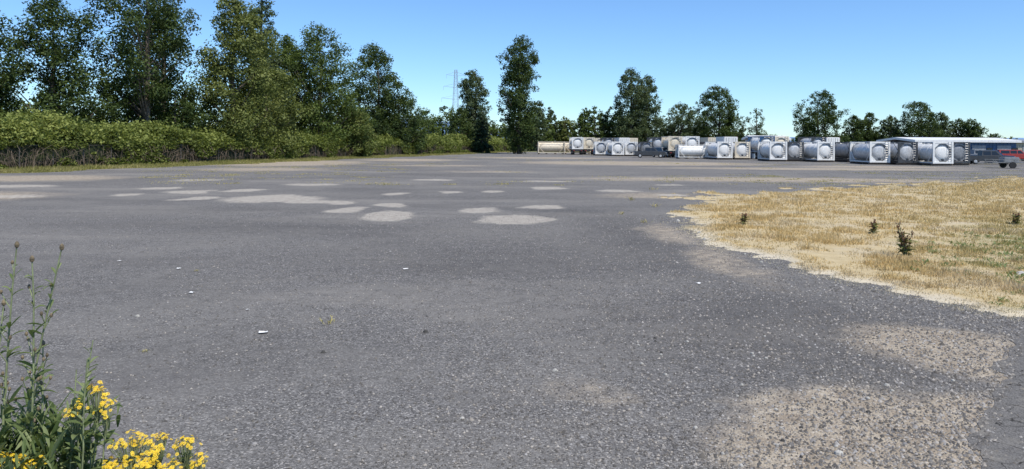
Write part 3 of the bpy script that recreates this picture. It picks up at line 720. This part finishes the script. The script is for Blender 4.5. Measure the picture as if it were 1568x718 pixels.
# ------------------------------------------------------------------ pickups / vehicles
def extr(mb, prof, x0, x1, m):
    n = len(prof); vs = [(x0, y, z) for y, z in prof]+[(x1, y, z) for y, z in prof]
    fs = [tuple(range(n)), tuple(range(n, 2*n))[::-1]]+[(i, i+n, (i+1) % n+n, (i+1) % n) for i in range(n)]
    mb.add(vs, fs, m)
def pickup(X, D, rz, paint, name='pickup_truck', van=False):
    e = empty(name, (X, D, 0), rz)
    mb = MB()
    extr(mb, [(-2.7, .45), (-2.72, .8), (-2.6, 1.02), (-1.35, 1.12), (-.6, 1.12), (2.65, 1.12), (2.7, .5), (2.1, .42), (-2.0, .42)], -.95, .95, 0)
    child(e, 'body', mb.mesh('body', [paint]))
    mb = MB(); yb = 2.6 if van else 1.0
    extr(mb, [(-1.35, 1.123), (-.65, 1.80), (yb-.15, 1.82), (yb, 1.123)], -.9, .9, 0)
    for i in range(len(mb.v)): 
        v_ = mb.v[i]
        if v_[2] > 1.5: mb.v[i] = (v_[0]*.82, v_[1], v_[2])
    child(e, 'cab', mb.mesh('cab', [paint]))
    mb = MB()
    for s_ in (-1, 1):
        for y0, y1 in (((-1.05, -.15), (-.05, .82)) if not van else ((-1.05, -.15), (-.05, .9), (1.0, 2.3))):
            k = lambda z: s_*(.905-.165*(z-1.12)/.7)
            mb.add([(k(1.2)+s_*.006, y0, 1.2), (k(1.2)+s_*.006, y1, 1.2), (k(1.7)+s_*.006, y1, 1.7), (k(1.7)+s_*.006, max(y0, -.62), 1.7)], [(0, 1, 2, 3)], 0)
    mb.add([(-.82, -1.30, 1.19), (.82, -1.30, 1.19), (.7, -.74, 1.74), (-.7, -.74, 1.74)], [(0, 1, 2, 3)], 0)
    child(e, 'windows', mb.mesh('windows', [GLASS]))
    mb = MB()
    for y in (-1.75, 1.75):
        for s_ in (-1, 1):
            mb.lathe([(-.12, 0), (-.12, .3), (-.09, .38), (.09, .38), (.12, .3), (.12, 0)], (s_*.88, y, .38), 'X', 20, 0)
            mb.lathe([(-.005, 0), (-.005, .2), (.005, .2), (.005, 0)], (s_*1.01, y, .38), 'X', 12, 1)
    child(e, 'wheels', mb.mesh('wheels', [RUBBER, STAIN]))
    mb = MB(); mb.box((0, -2.76, .6), (1.8, .12, .2), 0); mb.box((0, 2.76, .6), (1.8, .1, .18), 0)
    if not van: mb.box((0, 1.85, 1.127), (1.6, 1.5, .012), 1)
    for s_ in (-1, 1): mb.box((s_*.78, -2.7, .88), (.26, .06, .14), 2)
    child(e, 'bumpers_and_bed', mb.mesh('bumpers_and_bed', [STEEL, DKF, WHITE]))
pickup(62.5, 96, R_(75), DKF); pickup(67.5, 103, R_(60), BLUEP)
pickup(24.2, 128, R_(80), DKF); pickup(27.5, 133, R_(20), GREYP, 'delivery_van', True)
pickup(81, 118, R_(80), REDP, 'delivery_van', True); pickup(74, 116, R_(80), GREYP)
e = empty('utility_trailer', (52.9, 78.5, 0), R_(80)); mb = MB()
mb.box((0, 0, .62), (1.9, 3.2, .1)); mb.box((0, 2.2, .55), (.1, 1.3, .1))
for s_ in (-1, 1):
    mb.box((s_*.93, 0, .92), (.05, 3.2, .06)); mb.lathe([(-.1, 0), (-.1, .33), (.1, .33), (.1, 0)], (s_*1.06, -.3, .34), 'X', 18, 1)
    for y in (-1.5, -.5, .5, 1.5): mb.box((s_*.93, y, .79), (.05, .05, .24))
mb.box((0, -.4, .95), (1.3, 1.4, .5), 2)
child(e, 'bed_and_wheels', mb.mesh('bed_and_wheels', [STEEL, RUBBER, GREYP]))

# ------------------------------------------------------------------ buildings
def warehouse(name, X, D, Wd, Dp, H, wall, roof, rz=0, doors=3):
    e = empty(name, (X, D, 0), rz); mb = MB(); mb.box((0, 0, H/2), (Wd, Dp, H))
    n = int(Wd/.6)
    for i in range(n): mb.box((-Wd/2+.3+i*(Wd-.6)/(n-1), -Dp/2-.02, H/2), (.08, .04, H-.2))
    child(e, 'walls', mb.mesh('walls', [wall])); mb = MB()
    h = .5; vs = [(-Wd/2-.5, -Dp/2-.6, H+.003), (Wd/2+.5, -Dp/2-.6, H+.003), (Wd/2+.5, 0, H+h), (-Wd/2-.5, 0, H+h), (Wd/2+.5, Dp/2+.6, H+.003), (-Wd/2-.5, Dp/2+.6, H+.003)]
    vs += [(a, b_, c+.38) for a, b_, c in vs]
    mb.add(vs, [(0, 3, 2, 1), (3, 5, 4, 2), (6, 7, 8, 9), (9, 8, 10, 11), (0, 1, 7, 6), (4, 5, 11, 10), (1, 2, 8, 7), (2, 4, 10, 8), (0, 6, 9, 3), (3, 9, 11, 5)])
    child(e, 'roof', mb.mesh('roof', [roof])); mb = MB()
    for i in range(doors):
        x = -Wd/2+Wd*(i+.5)/doors
        mb.box((x, -Dp/2-.07, 1.25), (min(3, Wd/doors*.55), .05, 2.5), 0)
        mb.box((x+Wd/doors*.42, -Dp/2-.07, 1.7), (.9, .05, .8), 1)
    child(e, 'doors_and_windows', mb.mesh('doors_and_windows', [GREYP, GLASS]))
warehouse('metal_warehouse', 77, 130, 17, 12, 3.0, BLUEP, WHITE, 0, 4)
warehouse('portable_office', 46.5, 134, 6.0, 5, 3.2, simple('pale_blue_wall', (.30, .40, .50), .5), WHITE, 0, 2)
warehouse('metal_warehouse', 112, 170, 20, 14, 3.2, simple('beige_wall', (.4, .36, .29), .6), GREYP, .1, 4)

# ------------------------------------------------------------------ foreground weeds
W_LEAF = foliage('weed_leaf', (.05, .08, .024), (.125, .17, .06), (.26, .30, .14), trans=.35)
W_STEM = simple('weed_stem', (.22, .25, .12), .6, var=.2, scale=20)
BUD = simple('seed_head', (.17, .13, .075), .8, var=.3, scale=40)
m, nt, b = newmat('yellow_petals'); s_a = attr(nt)
nt.links.new(mixc(nt, s_a[0], (.60, .34, .01), (.86, .64, .03)), b.inputs['Base Color']); b.inputs['Roughness'].default_value = .6; YEL = m
def leaf(mb, p, d, L_, w_, c, droop=.5, m=1):
    d = Vector(d).normalized(); side = d.cross(Vector((0, 0, 1)))
    if side.length < .1: side = Vector((1, 0, 0))
    side.normalize(); side = (side+Vector((random.uniform(-.4, .4), random.uniform(-.4, .4), random.uniform(-.5, .5)))).normalized()
    vs = []; n = 5
    for i in range(n+1):
        t = i/n; q = Vector(p)+d*(L_*t)+Vector((0, 0, -droop*L_*t*t)); ww = w_*(math.sin(math.pi*min(1, t*.92+.06))**.8)*.5
        up = Vector((0, 0, ww*.5)); vs += [q-side*ww+up, q, q+side*ww+up]
    fs = []
    for i in range(n):
        a = i*3; fs += [(a, a+1, a+4, a+3), (a+1, a+2, a+5, a+4)]
    mb.add(vs, fs, m, (c, c, c))
def stem(mb, p0, p1, r0, r1, wob=.04, n=9):
    p0, p1 = Vector(p0), Vector(p1); pts = []
    ox, oy = random.uniform(-wob, wob), random.uniform(-wob, wob)
    for i in range(n+1):
        t = i/n; s_ = math.sin(t*math.pi); pts.append(p0.lerp(p1, t)+Vector((ox*s_+random.uniform(-.004, .004), oy*s_, 0)))
    mb.tube(pts, [r0+(r1-r0)*i/n for i in range(n+1)], 6, 0); return pts
def at_(pts, t):
    k = t*(len(pts)-1); i = min(int(k), len(pts)-2); return pts[i].lerp(pts[i+1], k-i)
def rdir(z): 
    a = random.uniform(0, 6.28); return Vector((math.cos(a), math.sin(a), z))
random.seed(21)
mb = MB()
for tipx, tipy, tipz, bx, by in ((-2.365, 3.5, 1.80, -2.42, 3.45), (-2.15, 3.5, 1.79, -2.40, 3.5), (-2.26, 3.45, 1.74, -2.36, 3.42), (-2.50, 3.6, 1.5, -2.46, 3.5), (-2.43, 3.4, 1.42, -2.5, 3.4), (-2.3, 3.6, 1.30, -2.38, 3.55), (-2.48, 3.45, 1.25, -2.44, 3.4)):
    P = stem(mb, (bx, by, 0), (tipx, tipy, tipz), .0085, .003, .05)
    for i in range(36):
        t = random.uniform(.12, .97); q = at_(P, t); L_ = .19*(1-t)**.7+.03
        leaf(mb, q, rdir(random.uniform(.5, 1.5)), L_, L_*.18+.004, random.uniform(.2, .95), random.uniform(.1, .6))
    for i in range(11):
        t = random.uniform(.45, .93); q = at_(P, t); L_ = random.uniform(.08, .22)*(1.3-t)
        e_ = q+rdir(1.9).normalized()*L_; mb.tube([q, (q+e_)/2+Vector((0, 0, -.004)), e_], [.003, .0025, .002], 5, 0)
        mb.lathe([(-.008, .001), (-.004, .006), (.004, .0075), (.010, .005), (.014, .001)], e_, 'Z', 8, 2)
        for k_ in range(2): leaf(mb, q.lerp(e_, .5), rdir(1.), .035, .006, random.random(), .3)
    mb.lathe([(-.014, .001), (-.008, .009), (.004, .011), (.014, .007), (.02, .001)], P[-1], 'Z', 8, 2)
link(bpy.data.objects.new('tall_weed_plant', mb.mesh('tall_weed_plant', [W_STEM, W_LEAF, BUD], usecol=True)))
mb = MB()
for tipx, tipz, bx in ((-2.04, 1.33, -2.12), (-1.985, 1.28, -2.06), (-2.09, 1.20, -2.14), (-2.0, 1.1, -2.09), (-2.12, 1.05, -2.16)):
    P = stem(mb, (bx, 3.5, 0), (tipx, 3.5+random.uniform(-.08, .08), tipz), .007, .0025, .03)
    for i in range(44):
        t = random.uniform(.2, .98); q = at_(P, t); L_ = .16*(1-t)**.6+.035
        leaf(mb, q, rdir(random.uniform(.6, 1.6)), L_, L_*.16+.004, random.uniform(.25, 1), random.uniform(.1, .5))
link(bpy.data.objects.new('leafy_weed_plant', mb.mesh('leafy_weed_plant', [W_STEM, W_LEAF], usecol=True)))
def floret(mb, p, nrm, r):
    nrm = Vector(nrm).normalized(); a = nrm.cross(Vector((.3, .9, .1))).normalized(); b_ = nrm.cross(a); k = 9
    c0 = random.random()
    for i in range(k):
        t = 2*math.pi*i/k+c0; d_ = a*math.cos(t)+b_*math.sin(t); s_ = a*-math.sin(t)+b_*math.cos(t)
        mb.add([p+d_*r*.25, p+d_*r*.7+s_*r*.19, p+d_*r-nrm*r*.1, p+d_*r*.7-s_*r*.19], [(0, 1, 2, 3)], 2, (random.uniform(.4, 1),)*3)
    vs = [p+nrm*r*.22]+[p+(a*math.cos(2*math.pi*i/6)+b_*math.sin(2*math.pi*i/6))*r*.34+nrm*r*.06 for i in range(6)]
    mb.add(vs, [(0, 1+i, 1+(i+1) % 6) for i in range(6)], 2, (0, 0, 0))
def ragwort(heads, base):
    mb = MB()
    for hx, hy, hz, hr, nf in heads:
        P = stem(mb, (base[0]+random.uniform(-.06, .06), base[1]+random.uniform(-.06, .06), 0), (hx, hy, hz-.13), .0055, .0035, .03)
        for i in range(30):
            t = random.uniform(.15, .99); L_ = random.uniform(.06, .13)
            leaf(mb, at_(P, t), rdir(random.uniform(.1, 1)), L_, L_*.28, random.uniform(.2, .85), random.uniform(.2, .7))
        sub = [(hr*.95*math.sqrt(random.random()), random.uniform(0, 6.28), random.uniform(-.035, .02)) for _ in range(max(4, nf//9))]
        for i in range(nf):
            sr, sa_, sz_ = random.choice(sub)
            cx_ = sr*math.cos(sa_)+random.gauss(0, .017); cy_ = sr*math.sin(sa_)+random.gauss(0, .017); rr = math.hypot(cx_, cy_)
            q = Vector((hx+cx_, hy+cy_, hz-.35*rr*rr/hr+sz_+random.uniform(-.016, .012)))
            j = at_(P, random.uniform(.93, 1)); mid = j.lerp(q, .5)+Vector((0, 0, -.012))
            mb.tube([j, mid, q-Vector((0, 0, .004))], [.0018, .0014, .001], 4, 0, cap=False)
            floret(mb, q, (random.uniform(-.5, .5)+.8*cx_/hr, random.uniform(-.5, .3)+.8*cy_/hr-.2, 1), random.uniform(.008, .0125))
            if random.random() < .35: leaf(mb, mid, rdir(.6), .04, .011, random.random(), .3)
    link(bpy.data.objects.new('ragwort_plant', mb.mesh('ragwort_plant', [W_STEM, W_LEAF, YEL], usecol=True)))
ragwort([(-1.975, 3.5, 1.12, .055, 60), (-2.05, 3.46, 1.06, .04, 26), (-1.93, 3.5, 1.07, .035, 24)], (-1.97, 3.5))
ragwort([(-1.82, 3.5, .885, .09, 95), (-1.69, 3.52, .88, .085, 80), (-1.57, 3.55, .865, .07, 60), (-1.74, 3.40, .81, .09, 90), (-1.47, 3.5, .785, .065, 60), (-1.60, 3.45, .785, .08, 70), (-1.88, 3.42, .80, .07, 55)], (-1.7, 3.5))
ragwort([(-2.27, 3.30, .87, .08, 90), (-2.17, 3.32, .84, .07, 70), (-2.36, 3.3, .83, .06, 50)], (-2.25, 3.32))
mb = MB()
for i in range(2800):
    x = random.gauss(-2.34, .25); y = random.gauss(3.52, .17); h = random.uniform(.25, .98)*(1.0 if x < -2.1 else .72)
    L_ = random.uniform(.08, .22); leaf(mb, (x, y, max(0, h-L_*.6)), rdir(random.uniform(.6, 2.5)), L_, L_*.11+.003, random.uniform(.05, .95), random.uniform(0, .6))
link(bpy.data.objects.new('undergrowth_plants', mb.mesh('undergrowth_plants', [W_STEM, W_LEAF], usecol=True)))

# ------------------------------------------------------------------ dock weeds in the grass
D_BR = foliage('dock_leaf', (.07, .05, .028), (.15, .13, .05), (.20, .23, .07), trans=.2)
DS = simple('dock_seed', (.16, .075, .04), .9, var=.4, scale=40)
def dock(X, D, h, n=5, seed=1):
    random.seed(seed); mb = MB()
    for i in range(n):
        tip = (X+random.uniform(-.26, .26)*h, D+random.uniform(-.2, .2)*h, h*random.uniform(.65, 1.15))
        P = stem(mb, (X+random.uniform(-.04, .04), D, 0), tip, .011, .005, .03)
        for k_ in range(30):
            q = at_(P, random.uniform(.35, 1)); r = random.uniform(.010, .023)
            mb.lathe([(-r, .001), (0, r*.8), (r, .001)], (q.x+random.uniform(-.025, .025), q.y+random.uniform(-.025, .025), q.z), 'Z', 5, 2)
        for k_ in range(10):
            leaf(mb, at_(P, random.uniform(.05, .7)), rdir(random.uniform(.3, 1.2)), random.uniform(.12, .26), .05, random.uniform(.2, 1), random.uniform(.2, .7))
    link(bpy.data.objects.new('dock_plant', mb.mesh('dock_plant', [W_STEM, D_BR, DS], usecol=True)))
dock(8.13, 15.1, .68, 7, 1); dock(6.6, 20.8, .48, 4, 2); dock(9.35, 18.9, .40, 4, 3); dock(14.7, 21.3, .42, 4, 4)
random.seed(9); mb = MB()
for (X, D, s_) in ((-2.3, 9.3, .14), (-4.0, 8, .06), (3.6, 24, .2), (3.9, 21.5, .22), (5.3, 27, .25), (-5.6, 13, .06), (4.9, 30, .3), (7.1, 37, .3)):
    for k_ in range(16): leaf(mb, (X+random.gauss(0, s_*.3), D+random.gauss(0, s_*.3), 0), rdir(random.uniform(.7, 2.5)), s_*random.uniform(.5, 1.1), s_*.06+.004, random.uniform(.6, 1), .3)
link(bpy.data.objects.new('gravel_weeds', mb.mesh('gravel_weeds', [W_STEM, F_VG], usecol=True)))
mb = MB(); random.seed(14)
for i in range(340):
    D = random.uniform(10.0, 19); X = D*random.uniform(.55, .82)
    if X < 6.6+random.random()*2 or random.random() > (X/D-.50)*3.4: continue
    s_ = random.uniform(.08, .2)
    for k_ in range(12): leaf(mb, (X+random.gauss(0, s_*.5), D+random.gauss(0, s_*.5), .03), rdir(random.uniform(.5, 2.)), s_*random.uniform(.6, 1.2), s_*.14+.004, random.uniform(.3, 1), .4)
link(bpy.data.objects.new('meadow_weeds', mb.mesh('meadow_weeds', [W_STEM, W_LEAF], usecol=True)))

# ------------------------------------------------------------------ litter and loose rocks
PAPER = simple('paper', (.70, .69, .66), .8, var=.05)
def scrap(X, D, s_, seed, name='paper_scrap', mat=PAPER):
    random.seed(seed); n = 5; vs = []; fs = []
    for j in range(n):
        for i in range(n): vs.append(((i/(n-1)-.5)*s_*1.4+random.uniform(-.1, .1)*s_, (j/(n-1)-.5)*s_+random.uniform(-.1, .1)*s_, .012+random.uniform(0, .22)*s_))
    for j in range(n-1):
        for i in range(n-1): fs.append((j*n+i, j*n+i+1, (j+1)*n+i+1, (j+1)*n+i))
    mb = MB(); mb.add(vs, fs); o = link(bpy.data.objects.new(name, mb.mesh(name, [mat]))); o.location = (X, D, 0); o.rotation_euler = (0, 0, random.uniform(0, 3))
for i, (X, D, s_) in enumerate(((-2.98, 8.8, .075), (-6.0, 13.2, .065), (-4.85, 11.1, .06), (-1.92, 13.3, .06), (3.1, 12.1, .07), (-3.6, 10.0, .035), (-7.5, 14, .05))): scrap(X, D, s_, i)
mb = MB(); random.seed(4)
RK = [(-1.04, 8.9, .035, 0), (-2.05, 8.0, .03, 0), (.45, 7.4, .03, 1), (9.0, 12.9, .13, 1), (2.45, 5.45, .035, 1), (3.6, 7.0, .03, 1), (-.4, 6.1, .022, 1), (-4.9, 9.6, .03, 1), (4.9, 19, .06, 1), (4.7, 17.8, .05, 1), (5.0, 22, .07, 1)]
RK += [(random.uniform(1.2, 5.2), random.uniform(5, 8.8), random.uniform(.010, .022), random.choice((0, 1, 1))) for _ in range(70)]
RK += [(float(x)-.1+random.uniform(-.25, .15), float(y)+random.uniform(-.3, .3), random.uniform(.02, .05), 1) for x, y in ((4.9, 16.5), (5.2, 14.2), (4.9, 18.5), (5.1, 20.5), (5.4, 22.8), (5.8, 12.6), (4.8, 17.2), (5.0, 15.5), (5.6, 24), (6.1, 11.5))]
for (X, D, s_, m_) in RK:
    vs = []
    for k_, (a, b_) in enumerate(((0, 1), (.55, .85), (.95, .35))):
        for i in range(7):
            t = 2*math.pi*i/7; r = s_*(1, .8, .4)[k_]*random.uniform(.75, 1.2); vs.append((X+r*math.cos(t), D+r*.8*math.sin(t), s_*(-.1, .45, .75)[k_]*random.uniform(.85, 1.1)+.005))
    fs = [(k_*7+i, k_*7+(i+1) % 7, k_*7+7+(i+1) % 7, k_*7+7+i) for k_ in range(2) for i in range(7)]+[tuple(range(14, 21))]
    mb.add(vs, fs, m_)
link(bpy.data.objects.new('loose_rocks', mb.mesh('loose_rocks', [simple('dark_rock', (.06, .056, .05), .9), simple('pale_rock', (.38, .36, .32), .9)])))
print('done', len(bpy.data.objects))
